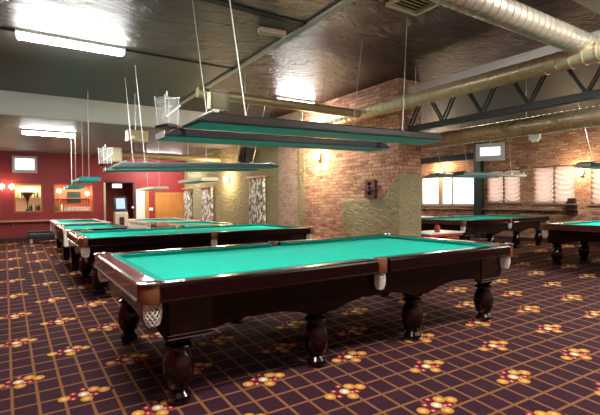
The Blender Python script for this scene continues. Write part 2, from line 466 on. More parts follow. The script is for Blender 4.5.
def leg_bm(x, y):
    bm = bmesh.new()
    lathe(bm, [(.05, .022), (.078, .022), (.086, .04), (.086, .06), (.07, .08), (.06, .092), (.066, .105), (.084, .13), (.10, .175), (.108, .225), (.107, .27), (.098, .315), (.08, .352), (.066, .372), (.064, .382),
               (.092, .39), (.099, .402), (.092, .414), (.066, .424), (.068, .434), (.094, .446), (.102, .46), (.094, .474), (.072, .484), (.072, .5)], 28, (x, y))
    box(bm, x-.105, x+.105, y-.105, y+.105, .5, .735, .008)
    return bm

def net_bm(x, y, z1, r0=.07, r1=.045, h=.15):
    bm = bmesh.new(); n, m = 12, 7
    def p(i, j):
        t = j/m; r = r0+(r1-r0)*t + .012*sin(t*PI)
        a = 2*PI*(i+.5*(j % 2))/n
        return Vector((x+r*cos(a), y+r*sin(a), z1-h*t))
    for j in range(m):
        for i in range(n):
            a = p(i, j)
            k = (i, i-1) if j % 2 == 0 else (i, i+1)
            for q in k: tube(bm, a, p(q, j+1), .0042, 4, caps=False)
    lathe(bm, [(r1*.0, z1-h-.012), (r1*.8, z1-h-.008), (r1+.003, z1-h+.004), (r1*.6, z1-h+.006), (0, z1-h+.004)], 12, (x, y))
    return bm

def pocket_bm(x, y, r, z0=.752, z1=.883):
    bm = bmesh.new()
    lathe(bm, [(r-.016, z0), (r-.004, z0), (r, z0+.012), (r, z1-.012), (r-.006, z1), (r-.016, z1), (r-.02, z1-.01), (r-.02, z0+.01), (r-.016, z0)], 24, (x, y))
    return bm

def billiard_table(label, group, loc):
    t = thing('billiard_table', label, 'billiard table', loc, group=group)
    hx, hy = TL/2, TW/2
    obj('bed_cloth', mk(box, -hx+.10, hx-.10, -hy+.10, hy-.10, .805, .834), 'cloth', t)
    # rails: outline across the rail, u = distance inward from the table's edge
    prof = [(0, .775), (.012, .766), (.10, .762), (.145, .79), (.145, .868), (.125, .876), (.03, .878), (.008, .872), (0, .858)]
    lip = [(-.012, .759), (-.012, .768), (0, .776), (.08, .772), (.08, .759)]
    cus = [(.145, .806), (.145, .868), (.19, .874), (.205, .866), (.19, .84), (.185, .806)]
    cc, mh = .115, .075            # corner cut and half gap at the middle pocket
    for sy in (-1, 1):
        for a, b in ((-hx+cc, -mh), (mh, hx-cc)):
            r = obj('rail', mk(prism, [(sy*(hy-u), z) for u, z in prof], 'x', a, b), 'rail_wood', t)
            obj('moulding', mk(prism, [(sy*(hy-u), z) for u, z in lip], 'x', a, b), 'rail_wood', r)
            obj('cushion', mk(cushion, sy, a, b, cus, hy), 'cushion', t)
    for sx in (-1, 1):
        r = obj('rail', mk(prism, [(sx*(hx-u), z) for u, z in prof], 'y', -hy+cc, hy-cc), 'end_rail_wood', t)
        obj('moulding', mk(prism, [(sx*(hx-u), z) for u, z in lip], 'y', -hy+cc, hy-cc), 'end_rail_wood', r)
        bm = mk(cushion, sx, -hy+cc, hy-cc, cus, hx)
        for v in bm.verts: v.co.x, v.co.y = v.co.y, v.co.x
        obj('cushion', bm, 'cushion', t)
    # aprons with arched lower edges between the legs
    lx = [-hx+.29, -hx+.29+(TL-.58)/3, hx-.29-(TL-.58)/3, hx-.29]
    ly = hy-.222
    def arch(a, b, zl, zh, n=12):
        w = b-a; out = []
        for k in range(n+1):
            s = k/n; e = min(s, 1-s)*2
            out.append((a+w*s, zl+(zh-zl)*min(1, sin(min(e*1.25, 1)*PI/2))))
        return out
    for sy in (-1, 1):
        low = []
        for i in range(3): low += arch(lx[i]+.11, lx[i+1]-.11, .475, .545)
        pts = [(-hx+.12, .76), (-hx+.12, .56), (lx[0]-.11, .475)] + low + [(lx[3]+.11, .475), (hx-.12, .56), (hx-.12, .76)]
        y = sy*(hy-.13)
        obj('apron', mk(prism, pts, 'y', y-.02, y+.02), 'mahogany', t)
    for sx in (-1, 1):
        pts = [(-hy+.12, .76), (-hy+.12, .55)] + arch(-ly+.11, ly-.11, .475, .56) + [(hy-.12, .55), (hy-.12, .76)]
        x = sx*(hx-.14)
        obj('apron', mk(prism, pts, 'x', x-.02, x+.02), 'mahogany', t)
    obj('slate_frame', mk(box, -hx+.16, hx-.16, -hy+.19, hy-.19, .70, .80), 'mahogany_dark', t)
    for sx in (-1, 1):
        for sy in (-1, 1):
            x0, x1 = sorted((sx*(hx-.19), sx*(hx-.50))); y0, y1 = sorted((sy*(hy-.10), sy*(hy-.16)))
            cb = obj('corner_block', mk(box, x0, x1, y0, y1, .474, .758, .006), 'mahogany_dark', t)
            for z in (.480, .505): obj('trim_line', mk(box, x0-.003, x1+.003, y0-.003, y1+.003, z, z+.004), 'steel', cb)
    for x in lx:
        for sy in (-1, 1):
            l = obj('leg', leg_bm(x, sy*ly), 'mahogany_dark', t, smooth=True)
            obj('foot', mk(lathe, [(.0, 0), (.034, 0), (.04, .008), (.04, .016), (.03, .024)], 16, (x, sy*ly)), 'brass', l, smooth=True)
    for sx in (-1, 0, 1):
        for sy in (-1, 1):
            r = .082 if sx else .066
            x, y = sx*(hx-r-.004), sy*(hy-r-(.004 if sx else -.004))
            k = obj('pocket', pocket_bm(x, y, r), 'leather', t, smooth=True)
            obj('net', net_bm(x, y, .758, r*.6, r*.5), 'net', k)
            if sx: obj('pocket_plate', mk(lathe, [(r*.55, .879), (r+.012, .879), (r+.014, .884), (r+.006, .889), (r*.6, .888), (r*.55, .879)], 18, (x, y), math.atan2(sy, sx)-1.25, math.atan2(sy, sx)+1.25), 'chrome', k, smooth=True)
    return t

def cushion(bm, s, a, b, cus, h):
    """long cushion with mitred ends: the nose is shorter than the back"""
    A = []; B = []
    for u, z in cus:
        k = max(0, u-.145)*1.0
        A.append(bm.verts.new((a-.02+k, s*(h-u), z))); B.append(bm.verts.new((b+.02-k, s*(h-u), z)))
    n = len(cus)
    for k in range(n): bm.faces.new((A[k], A[(k+1) % n], B[(k+1) % n], B[k]))
    bm.faces.new(A[::-1]); bm.faces.new(B)

g1 = 'full-size billiard tables'
T1 = billiard_table('large dark billiard table nearest the camera, its green cloth in full view', g1, (2.683, 3.77, 0))
T2 = dup(T1, (2.77, 7.872, 0), (0, 0, 0), 'large dark billiard table directly behind the nearest one, in front of the plaster wall')
R0 = dup(T1, (11.07, 7.55, 0), (0, 0, 0), 'large dark billiard table beneath the monitor by the curtained windows')
R1 = dup(T1, (11.09, 3.716, 0), (0, 0, 0), 'large dark billiard table cut off by the right edge of the photo')

# ------------------------------------------------------------------ smaller pool tables at the back
def pool_table(label, loc, L, W, side, endm, post):
    t = thing('pool_table', label, 'pool table', loc, group='small pool tables at the back')
    hx, hy = W/2, L/2
    obj('bed_cloth', mk(box, -hx+.08, hx-.08, -hy+.08, hy-.08, .80, .832), 'cloth', t)
    for sx in (-1, 1):
        obj('rail', mk(box, min(sx*hx, sx*(hx-.12)), max(sx*hx, sx*(hx-.12)), -hy+.12, hy-.12, .80, .876, .01), side, t)
        obj('cushion', mk(box, min(sx*(hx-.12), sx*(hx-.17)), max(sx*(hx-.12), sx*(hx-.17)), -hy+.14, hy-.14, .82, .868, .012), 'cushion', t)
        obj('apron', mk(box, min(sx*(hx-.03), sx*(hx-.07)), max(sx*(hx-.03), sx*(hx-.07)), -hy+.1, hy-.1, .56, .80, .01), side, t)
    for sy in (-1, 1):
        obj('rail', mk(box, -hx+.12, hx-.12, min(sy*hy, sy*(hy-.12)), max(sy*hy, sy*(hy-.12)), .80, .876, .01), side, t)
        obj('cushion', mk(box, -hx+.14, hx-.14, min(sy*(hy-.12), sy*(hy-.17)), max(sy*(hy-.12), sy*(hy-.17)), .82, .868, .012), 'cushion', t)
        obj('apron', mk(box, -hx+.08, hx-.08, min(sy*(hy-.03), sy*(hy-.07)), max(sy*(hy-.03), sy*(hy-.07)), .56, .80, .01), endm, t)
        for sx in (-1, 1):
            x, y = sx*(hx-.06), sy*(hy-.06)
            k = obj('pocket', pocket_bm(x, y, .068, .80, .882), post, t, smooth=True)
            obj('corner_post', mk(box, x-.055, x+.055, y-.055, y+.055, .55, .80, .02), post, t)
            bm = bmesh.new(); lx, ly = sx*(hx-.22), sy*(hy-.30)
            prism(bm, [(lx-.09, .56), (lx+.09, .56), (lx+.06, .05), (lx-.06, .05)], 'y', ly-.07, ly+.07)
            l = obj('leg', bm, 'mahogany_dark', t)
            obj('foot', mk(lathe, [(0, 0), (.045, 0), (.05, .02), (.04, .05)], 14, (lx, ly)), 'chrome', l, smooth=True)
    for sx in (-1, 1): obj('pocket', pocket_bm(sx*(hx-.055), 0, .06, .80, .882), 'black_leather', t, smooth=True)
    return t
pool_table('small pool table with a white rounded corner, just behind the second billiard table', (1.33, 10.55, 0), 2.5, 1.26, 'rail_wood', 'white_paint', 'white_paint')
pool_table('small pool table farthest left, nearest to the red bar wall', (1.40, 13.65, 0), 2.6, 1.26, 'white_paint', 'white_paint', 'white_paint')
pool_table('small pool table with beige sides in front of the orange wooden panel', (3.5, 12.72, 0), 2.35, 1.46, 'cream', 'vent_wood', 'beige')
pool_table('small pool table with a cue lying across it, before the plaster wall', (3.58, 10.2, 0), 2.1, 1.36, 'shelf_wood', 'vent_wood', 'leather')

def cue_bm():
    bm = bmesh.new(); tube(bm, (0, 0, 0), (0, 1.05, 0), .0065, 10, .0095); return bm
c = thing('billiard_cue', 'wooden cue lying on the small pool table near the plaster wall', 'cue', (3.0, 9.3, .884), (0, 0, .04))
obj('shaft', cue_bm(), 'oak', c)
obj('butt', mk(tube, (0, 1.05, 0), (0, 1.48, 0), .0095, 10, .0145), 'dark_wood', c)

# ------------------------------------------------------------------ lamps over the big tables
def big_lamp(label, loc, tilt, L=2.9, mat='lamp_brown'):
    t = thing('table_lamp', label, 'hanging lamp', loc, (0, tilt, 0), group='long twin-bar lamps over the billiard tables')
    h = L/2
    for yc in (-.43, .43):
        bm = bmesh.new()
        rings = []
        for z, ix, iy in ((0, 0, 0), (.012, 0, 0), (.06, .09, .006), (.075, .12, .03)):
            rings.append([bm.verts.new((x*(h-ix), yc+y*(.18-iy), z)) for x, y in ((-1, -1), (1, -1), (1, 1), (-1, 1))])
        for A, B in zip(rings, rings[1:]):
            for k in range(4): bm.faces.new((A[k], A[(k+1) % 4], B[(k+1) % 4], B[k]))
        bm.faces.new(rings[0][::-1]); bm.faces.new(rings[-1])
        b = obj('lamp_bar', bm, mat, t)
        obj('underside_panel', mk(box, -h+.02, h-.02, yc-.165, yc+.165, -.012, .0), 'lamp_teal', b)
        if yc > 0:
            for s in (-1, 1): obj('end_plate', mk(box, s*h-.006, s*h+.006, yc-.15, yc+.15, -.01, .05, .003), 'white_paint', b)
    for s in (-1, 1):
        obj('cross_bracket', mk(box, s*(h-.16)-.02, s*(h-.16)+.02, -.6, .6, .075, .10, .004), 'wire', t)
    H = ZC-loc[2]-.0
    for sx, dx in ((-1, -.06), (1, .68)):
        for yc in (-.43, .43):
            x = sx*(h-.5)
            # the wires climb to the ceiling past the tilt of the lamp
            top = Matrix.Rotation(-tilt, 3, 'Y') @ Vector((x+dx, yc+(.35 if sx < 0 else .55), H-.015))
            w = obj('hanging_wire', mk(tube, (x, yc, .07), top, .006, 6), 'wire', t)
            obj('wire_clip', mk(box, x-.03, x+.03, yc-.02, yc+.02, .075, .105, .004), 'wire', w)
    return t
big_lamp('long twin-bar lamp nearest the camera, over the front billiard table', (2.60, 3.78, 2.045), -math.radians(1.0))
big_lamp('long twin-bar lamp over the second billiard table, a yellow duct behind it', (2.78, 7.87, 2.01), -math.radians(2.0), 3.0, 'lamp_grey')
big_lamp('long grey lamp in front of the monitor and curtained windows', (11.07, 7.55, 2.05), -math.radians(.6), 3.0, 'lamp_grey')
big_lamp('long lamp of which only the dark left end shows at the right edge', (11.09, 3.75, 2.05), 0)

def small_lamp(label, loc, L, W, tilt, cap):
    t = thing('table_lamp', label, 'hanging lamp', loc, (tilt, 0, 0), group='small flat lamps over the pool tables')
    bm = bmesh.new()
    prism(bm, [(-W/2, 0), (-W/2+.04, .07), (W/2-.04, .07), (W/2, 0)], 'y', -L/2, L/2)
    b = obj('lamp_shade', bm, cap, t)
    obj('underside_panel', mk(box, -W/2+.015, W/2-.015, -L/2+.02, L/2-.02, -.012, 0), 'lamp_teal', b)
    for s in (-1, 1):
        obj('end_cap', mk(box, -W/2-.005, W/2+.005, s*L/2-.01, s*L/2+.01, -.015, .06, .003), 'white_paint' if s > 0 else cap, b)
        zt = ((ZC if loc[1] < BY else ZB)-loc[2])
        obj('hanging_wire', mk(tube, (0, s*L*.38, .07), (0, s*L*.38+.0, zt-.02), .006, 6), 'wire', t)
    return t
small_lamp('small teal lamp with white ends hanging over the nearer left pool table', (1.24, 10.5, 1.86), 1.4, .40, .0, 'lamp_teal')
small_lamp('smallest teal lamp, hanging highest in front of the far bar opening', (1.30, 13.6, 1.80), 1.4, .38, .0, 'lamp_teal')
small_lamp('thin pale lamp hanging before the red wall over the beige pool table', (3.30, 12.9, 1.76), 1.7, .40, .0, 'beige')
small_lamp('thin pale green lamp whose end nears the lit plaster wall', (3.70, 10.3, 1.885), 1.7, .40, .0, 'beige')

# clear plastic box on the lamp ends
def clear_box(label, loc, s):
    H = .34*s
    t = thing('clear_plastic_box', label, 'plastic box', loc, (.0, .0, .35), group='clear plastic boxes on the lamp ends')
    bm = bmesh.new(); box(bm, -.115*s, .115*s, -.115*s, .115*s, .03, .03+H, .06*s)
    obj('clear_shell', bm, 'clear', t, smooth=True)
    obj('box_base', mk(box, -.09*s, .09*s, -.12*s, .12*s, 0, .03, .006), 'black_plastic', t)
    for x, y in ((-1, -1), (1, -1), (1, 1), (-1, 1)):
        obj('corner_rib', mk(tube, (x*.085*s, y*.085*s, .03), (x*.10*s, y*.10*s, .03+H*1.02), .006*s, 6), 'white_plastic', t)
    obj('cross_rib', mk(tube, (-.11*s, -.115*s, .08), (.11*s, -.115*s, .03+.24*s), .011*s, 6), 'white_plastic', t)
    obj('top_rib', mk(tube, (-.1*s, -.118*s, .95*H), (.1*s, -.118*s, .03+H*.98), .007*s, 6), 'white_plastic', t)
    obj('hook', mk(tube, (0, 0, .03+H), (0, 0, .09+H), .009*s, 6), 'white_plastic', t)
    return t
clear_box('clear plastic box on the left end of the front twin-bar lamp', (1.22, 4.21, 2.115), .8)
clear_box('clear plastic box on the left end of the second twin-bar lamp', (1.30, 8.3, 2.05), .85)

# ------------------------------------------------------------------ ducts and steel
def duct(name, label, p0, p1, r, mat, pitch=.16, cat='air duct', hang=None):
    t = thing(name, label, cat, p0, group='spiral air ducts under the ceiling')
    p0 = Vector(p0); p1 = Vector(p1)-p0; d = p1.normalized(); L = p1.length
    bm = bmesh.new(); tube(bm, (0, 0, 0), p1, r, 28)
    n = int(L/pitch)
    for k in range(1, n): tube(bm, d*(k*pitch-.01), d*(k*pitch+.01), r+.008, 28)
    pipe = obj('duct_pipe', bm, mat, t, smooth=True)
    m = max(2, int(L/3))
    for k in range(m):
        q = d*(L*(k+.5)/m); z = ((hang or ZC)-p0.z)
        obj('hanger_rod', mk(tube, q+Vector((0, 0, r)), (q.x, q.y, z-.0), .008, 6), 'wire', t)
    return t
duct('air_duct', 'gold spiral duct running from the brick pillar to the upper right', (6.02, 10.9, 3.21), (6.02, -.2, 3.21), .125, 'duct')
duct('air_duct', 'pale silver duct crossing the upper right corner', (3.2, 2.62, 3.36), (8.4, 2.62, 3.36), .135, 'duct_silver', .12)
duct('air_duct', 'gold ribbed duct below the steel truss at the right', (8.0, 13.5, 2.75), (8.0, -1, 2.75), .165, 'duct', .1)
duct('air_duct', 'thin yellow duct with a beige box on its end, above the front lamp', (2.46, 6.78, 3.18), (5.9, 6.78, 3.18), .085, 'duct_beige', .9)
duct('air_duct', 'thin beige duct before the red wall, above the second lamp', (2.25, 14.6, 2.92), (6.1, 14.6, 2.92), .11, 'duct_beige', .9, hang=ZB)
def duct_box(label, loc, s):
    t = thing('vent_box', label, 'vent box', loc, group='beige boxes on the duct ends')
    obj('box_body', mk(box, -s, s, -.1, .1, -s, s, .015), 'beige', t)
    obj('front_frame', mk(lambda b: (box(b, -s-.02, s+.02, -.12, -.1, -s-.02, -s+.02), box(b, -s-.02, s+.02, -.12, -.1, s-.02, s+.02), box(b, -s-.02, -s+.02, -.12, -.1, -s, s), box(b, s-.02, s+.02, -.12, -.1, -s, s))), 'cream', t)
    return t
duct_box('square beige box on the yellow duct above the front lamp', (2.71, 6.56, 3.02), .135)
duct_box('square beige box on the beige duct above the second lamp', (2.5, 14.40, 2.88), .2)

def truss():
    t = thing('roof_truss', 'grey steel truss running from the brick pillar to the upper right', 'roof truss', (6.55, PY, 2.75))
    L = PY+1.2
    obj('bottom_chord', mk(lambda b: (box(b, -.06, .06, -L, 0, 0, .02), box(b, -.06, -.045, -L, 0, .02, .1), box(b, .045, .06, -L, 0, .02, .1))), 'truss', t)
    obj('top_chord', mk(lambda b: (box(b, -.06, .06, -L, 0, .86, .88), box(b, -.07, -.05, -L, 0, .72, .86), box(b, .05, .07, -L, 0, .72, .86))), 'white_paint', t)
    n = 9; w = L/n
    for k in range(n):
        y = -k*w
        for a, b in (((y, .08), (y-w/2, .76)), ((y-w/2, .76), (y-w, .08))):
            for x in (-.04, .04): obj('diagonal', mk(tube, (x, a[0], a[1]), (x, b[0], b[1]), .018, 4), 'truss', t)
    return t
truss()

# ------------------------------------------------------------------ ceiling lights, vent and small ceiling things
def tube_light(label, loc, L=1.45, W=.13, power=70, on=True):
    t = thing('ceiling_light', label, 'fluorescent light', loc, group='fluorescent ceiling lights')
    obj('light_body', mk(box, -L/2, L/2, -W/2, W/2, -.05, 0, .008), 'white_plastic', t)
    for s in (-1, 1):
        obj('lamp_tube', mk(tube, (-L/2+.03, s*W*.27, -.085), (L/2-.03, s*W*.27, -.085), .022, 12), 'tube', t, smooth=True)
        obj('tube_holder', mk(box, s*(L/2-.015)-.012, s*(L/2-.015)+.012, -W/2+.02, W/2-.02, -.11, -.05, .004), 'white_plastic', t)
    ld = bpy.data.lights.new('tube_glow', 'AREA'); ld.shape = 'RECTANGLE'; ld.size = L*.95; ld.size_y = W; ld.energy = power; ld.color = (1, .98, .93)
    lo = bpy.data.objects.new('tube_glow', ld); C.objects.link(lo); lo.location = (loc[0], loc[1], loc[2]-.112); lo.visible_camera = True
    return t
tube_light('bright fluorescent light on the dark ceiling at the upper left', (.70, 7.06, ZC), 1.42, .13, 80)
tube_light('fluorescent light on the low ceiling in front of the red wall', (.70, 13.2, ZB), 1.25, .26, 100)
tube_light('fluorescent light on the brown stucco, half hidden by the yellow duct', (5.45, 8.5, ZC), 1.05, .13, 50)
for x, y, p, lab in ((.7, 1.6, 90, 'added fluorescent fill light above the camera, out of view'), (5.0, .9, 100, 'fluorescent light near the pale duct, beyond the top right corner'),
                     (10.4, .6, 120, 'added fluorescent fill light in the right-hand room, out of view past the edge'), (11.2, 3.0, 130, 'added fluorescent fill light above the billiard table at the right edge'),
                     (12.2, 15.5, 80, 'added fluorescent fill light in the far corner behind the brick partition'), (9.4, 13.2, 70, 'added fluorescent fill light hidden behind the brick partition'),
                     (4.9, 17.5, 60, 'added fluorescent fill light above the thin beige duct, brightening the red wall')):
    z = ZB if (y > BY and x < 6) else ZC  # apart from the one near the pale duct, these lights are added as fill
    tube_light(lab, (x, y, z), 1.45, .2, p)

t = thing('ceiling_vent', 'square beige air diffuser at the top of the photo', 'ceiling vent', (4.0, 3.52, ZC))
bm = bmesh.new(); a = .27
for (x0, x1, y0, y1) in ((-a, a, -a, -a+.05), (-a, a, a-.05, a), (-a, -a+.05, -a+.05, a-.05), (a-.05, a, -a+.05, a-.05)): box(bm, x0, x1, y0, y1, -.05, 0, .008)
obj('vent_frame', bm, 'cream', t)
for k in range(7):
    y = -a+.085+k*.062
    obj('slat', mk(prism, [(y, -.035), (y+.05, -.01), (y+.05, -.004), (y, -.029)], 'x', -a+.05, a-.05), 'beige', t)
t = thing('smoke_detector', 'small white box beside the pale strip on the dark ceiling', 'ceiling sensor', (2.98, 5.22, ZC), (0, 0, -.15))
obj('sensor_body', mk(box, -.19, .19, -.055, .055, -.075, 0, .012), 'cream', t)
obj('sensor_lens', mk(box, -.2, -.19, -.04, .04, -.06, -.015, .003), 'white_plastic', t)

# ------------------------------------------------------------------ wall lamps, speaker, niche grille
def sconce(label, loc, rz, power=14):
    t = thing('wall_lamp', label, 'wall lamp', loc, (0, 0, rz), group='lit wall lamps')
    obj('back_plate', mk(lathe, [(.0, -.09), (.05, -.09), (.055, -.08), (.055, .08), (.05, .09), (0, .09)], 16, (.0, 0)), 'brass', t, smooth=True)
    obj('arm', mk(tube, (0, 0, -.05), (.12, 0, -.02), .01, 8), 'brass', t)
    obj('lamp_shade', mk(lathe, [(.035, -.03), (.06, .01), (.072, .06), (.066, .11), (.04, .14), (.0, .15)], 18, (.13, 0)), 'bulb', t, smooth=True)
    ld = bpy.data.lights.new('wall_lamp_glow', 'POINT'); ld.energy = power; ld.color = (1, .72, .42); ld.shadow_soft_size = .09
    lo = bpy.data.objects.new('wall_lamp_glow', ld); C.objects.link(lo)
    lo.location = Vector(loc) + Matrix.Rotation(rz, 3, 'Z') @ Vector((.28, 0, .06)); return t
sconce('lit wall lamp on the red brick, just under the front twin-bar lamp', (PX0-.02, 8.57, 2.44), PI, 90)
sconce('lit wall lamp on the rough plaster wall beside the black speaker', (PX0-.02, 14.05, 2.12), PI, 90)
sconce('lit wall lamp on the brick above the bright uncurtained window', (XR-.02, 11.05, 2.46), PI, 90)
sconce('lit wall lamp between the two right-hand curtained windows', (XR-.02, 6.06, 2.12), PI, 50)

t = thing('loudspeaker', 'black loudspeaker hung high on the plaster wall', 'speaker', (PX0-.30, 12.05, 2.78), (0, .2, 0))
bm = bmesh.new(); prism(bm, [(-.17, .26), (.2, .26), (.17, -.26), (-.1, -.26)], 'y', -.21, .21)
obj('cabinet', bm, 'black_plastic', t)
obj('grille', mk(box, -.19, -.16, -.17, .17, -.2, .22, .01), 'lamp_brown', t)
obj('wall_bracket', mk(tube, (.15, 0, .05), (.28, 0, .12), .02, 8), 'steel', t)

t = thing('niche_grille', 'small brown grille with three dark holes in the brick', 'wall grille', (PX0-.03, 6.74, 1.63))
bm = bmesh.new()
for z0, z1 in ((-.19, -.13), (-.06, -.03), (.04, .07), (.14, .19)): box(bm, -.05, .03, -.15, .15, z0, z1, .005)
for a, b in ((-.15, -.06), (.06, .15)): box(bm, -.045, .03, a, b, -.18, .18, .005)
obj('grille_frame', bm, 'vent_wood', t)
obj('grille_backing', mk(box, .0, .028, -.07, .07, -.18, .18), 'black_plastic', t)
obj('grille_shelf', mk(box, -.1, .03, -.19, .19, -.03, -.01, .004), 'vent_wood', t)

def pilaster(label, y0, y1, z1):
    t = thing('stone_pilaster', label, 'stone pilaster', (PX0-.03, (y0+y1)/2, 0), group='pebble-faced pilasters on the plaster wall')
    h = (y1-y0)/2
    obj('shaft', mk(box, -.09, 0, -h, h, 0, z1, .015), 'pebble', t)
    obj('capital', mk(box, -.16, 0, -h-.06, h+.06, z1, z1+.07, .01), 'shelf_wood', t)
pilaster('nearest black and white pebble pilaster beside the red brick', 11.35, 12.3, 2.1)
pilaster('middle pebble pilaster under the tip of the pale green lamp', 15.5, 16.5, 1.92)
pilaster('pebble pilaster in the corner by the orange wooden panel', 17.9, 18.8, 1.92)

# ------------------------------------------------------------------ red back wall: bar openings and what stands in them
def opening(label, o, back, n):
    x0, x1, z0, z1 = o
    t = thing('bar_opening', label, 'bar opening', ((x0+x1)/2, YB, z0), group='lit bar openings in the red wall')
    w = (x1-x0)/2; H = z1-z0
    bm = bmesh.new()
    box(bm, -w, w, .58, .6, 0, H); box(bm, -w-.02, -w, .18, .6, 0, H); box(bm, w, w+.02, .18, .6, 0, H); box(bm, -w, w, .18, .6, H, H+.02); box(bm, -w, w, .18, .6, -.02, 0)
    obj('niche_lining', bm, back, t)
    bm = bmesh.new()
    for a, b, c, d in ((-w-.05, w+.05, -.05, 0), (-w-.05, w+.05, H, H+.05), (-w-.05, -w, 0, H), (w, w+.05, 0, H)): box(bm, a, b, -.03, .02, c, d)
    obj('opening_frame', bm, 'niche_red', t)
    obj('counter', mk(box, -w, w, -.06, .55, 0, .025, .004), 'shelf_wood', t)
    obj('back_shelf', mk(box, -w, w, .42, .58, H*.5, H*.5+.02), 'shelf_wood', t)
    ld = bpy.data.lights.new('bar_glow', 'AREA'); ld.shape = 'RECTANGLE'; ld.size = 2*w*.9; ld.size_y = .2; ld.energy = n; ld.color = (1, .82, .55)
    lo = bpy.data.objects.new('bar_glow', ld); C.objects.link(lo); lo.location = ((x0+x1)/2, YB+.3, z1-.02)
    return t
opening('lit bar opening cut off by the left edge of the photo', OP[0], 'niche', 12)
opening('lit bar opening holding a dark flared vase, under the left monitor', OP[1], 'niche', 18)
opening('wider lit bar opening with a row of white glasses', OP[2], 'niche_red', 16)

def bottle(label, x, z, s, mat, group, y=None):
    bm = bmesh.new(); lathe(bm, [(0, 0), (.036*s, 0), (.038*s, .01*s), (.038*s, .17*s), (.03*s, .2*s), (.014*s, .235*s), (.013*s, .29*s), (.016*s, .3*s), (0, .3*s)], 12)
    return tag(obj('bottle', bm, mat, None, (x, y or YB+.5, z), True), label, 'bottle', group)
random.seed(3)
ms = ['beer_glass', 'green_glass', 'dark_glass', 'pale_glass']
for k in range(7):
    bottle('bottle on the back shelf of the vase opening', -.02+k*.105, 1.08+.52, .9, ms[k % 4], 'bottles above the dark vase')
for k in range(6):
    bottle('bottle on the counter of the vase opening', .34+k*.062, 1.105, .85, ms[(k+1) % 4], 'bottles beside the dark vase', YB+.3)
for k in range(4):
    bottle('bottle at the left end of the wider bar opening', 1.23+k*.09, 1.075, 1.0, ms[(k*3+1) % 4], 'bottles in the wider bar opening', YB+.35)
t = thing('vase', 'dark flared vase standing in the left bar opening', 'vase', (.27, YB+.12, 1.105))
obj('vase_body', mk(lathe, [(0, 0), (.1, 0), (.08, .02), (.02, .08), (.018, .3), (.05, .42), (.12, .56), (.2, .64), (.19, .64), (.1, .55), (.0, .5)], 20), 'dark_glass', t, smooth=True)
obj('vase_rim', mk(lathe, [(.195, .635), (.23, .66), (.21, .70), (0, .71)], 20), 'leaf', t, smooth=True)
for k in range(11):
    bm = bmesh.new(); lathe(bm, [(.03, 0), (.036, .004), (.044, .16), (.04, .16), (.03, .01), (0, .01)], 12)
    tag(obj('glass', bm, 'pale_glass', None, (1.50+k*.086, YB+.06, 1.075), True), 'white glass in the row on the counter of the wider bar opening', 'glass', 'row of white glasses')
t = thing('dark_screen', 'dark screen at the back of the wider bar opening', 'screen', (1.86, YB+.56, 1.38))
obj('screen_frame', mk(box, -.25, .25, -.02, .0, 0, .46, .005), 'dark_wood', t)
obj('screen_face', mk(box, -.22, .22, -.026, -.02, .03, .43), 'post_green', t)
def bar_lamp(label, x, z, y, stem=.2, pw=5):
    t = thing('bar_lamp', label, 'wall lamp', (x, y, z), group='glowing lamps along the bar')
    obj('lamp_shade', mk(lathe, [(.0, -.08), (.05, -.065), (.07, -.02), (.065, .04), (.04, .08), (0, .09)], 16), 'bulb', t, smooth=True)
    obj('lamp_stem', mk(tube, (0, .0, -stem), (0, 0, -.075), .015, 8), 'brass', t)
    if y < YB: obj('wall_plate', mk(box, -.05, .05, .05, YB-y, -.07, .07, .006), 'brass', t)
    ld = bpy.data.lights.new('bar_lamp_glow', 'POINT'); ld.energy = pw; ld.color = (1, .7, .4); ld.shadow_soft_size = .1
    lo = bpy.data.objects.new('bar_lamp_glow', ld); C.objects.link(lo); lo.location = (x, y-.22, z)
bar_lamp('glowing lamp at the far left edge of the red wall', -.5, 2.0, YB-.08)
bar_lamp('glowing lamp at the left corner of the vase opening', -.22, 2.0, YB-.08)
bar_lamp('glowing lamp at the left end of the wider bar opening', 1.32, 1.86, YB+.12, .76)
bar_lamp('glowing lamp at the right end of the wider bar opening', 2.30, 1.75, YB+.12, .65)

t = thing('wall_shelf', 'long orange wood shelf on the red wall below the bar openings', 'shelf', (.1, YB, .7))
obj('shelf_board', mk(box, -2.3, 1.95, -.26, 0, .0, .06, .008), 'shelf_wood', t)
for x in (-1.6, -.3, .9, 1.8): obj('bracket', mk(prism, [(-.02, 0), (-.22, 0), (-.02, -.2)], 'x', x-.02, x+.02), 'shelf_wood', t)

def monitor(label, loc, rz, w, h, tilt=.12, frame='grey_plastic', mount='wall', bz=.09):
    t = thing('monitor', label, 'monitor', loc, (0, 0, rz), group=None)
    # faces -y locally
    e = Matrix.Rotation(tilt, 4, 'X')
    def b(*a, **k):
        q = mk(box, *a, **k); q.transform(e); return q
    obj('monitor_body', b(-w/2, w/2, -.03, .07, -h/2, h/2, .012), frame, t)
    obj('bezel', (lambda q: (q.transform(e), q)[1])(mk(lambda q: [box(q, *r) for r in ((-w/2, w/2, -.045, -.03, -h/2, -h/2+bz*1.3), (-w/2, w/2, -.045, -.03, h/2-bz, h/2), (-w/2, -w/2+bz, -.045, -.03, -h/2+bz*1.3, h/2-bz), (w/2-bz, w/2, -.045, -.03, -h/2+bz*1.3, h/2-bz))])), frame, t)
    obj('screen', b(-w/2+bz, w/2-bz, -.034, -.029, -h/2+bz*1.3, h/2-bz), 'screen', t)
    if mount == 'wall': obj('mount', mk(tube, (0, .05, 0), (0, .2, 0), .04, 10), 'steel', t)
    else:
        obj('mount', mk(tube, (0, .02, h/2), (0, .02, ZC-loc[2]), .02, 10), 'steel', t)
        obj('mount_plate', mk(lathe, [(0, ZC-loc[2]-.02), (.08, ZC-loc[2]-.02), (.08, ZC-loc[2]), (0, ZC-loc[2])], 14, (0, .02)), 'steel', t)
    return t
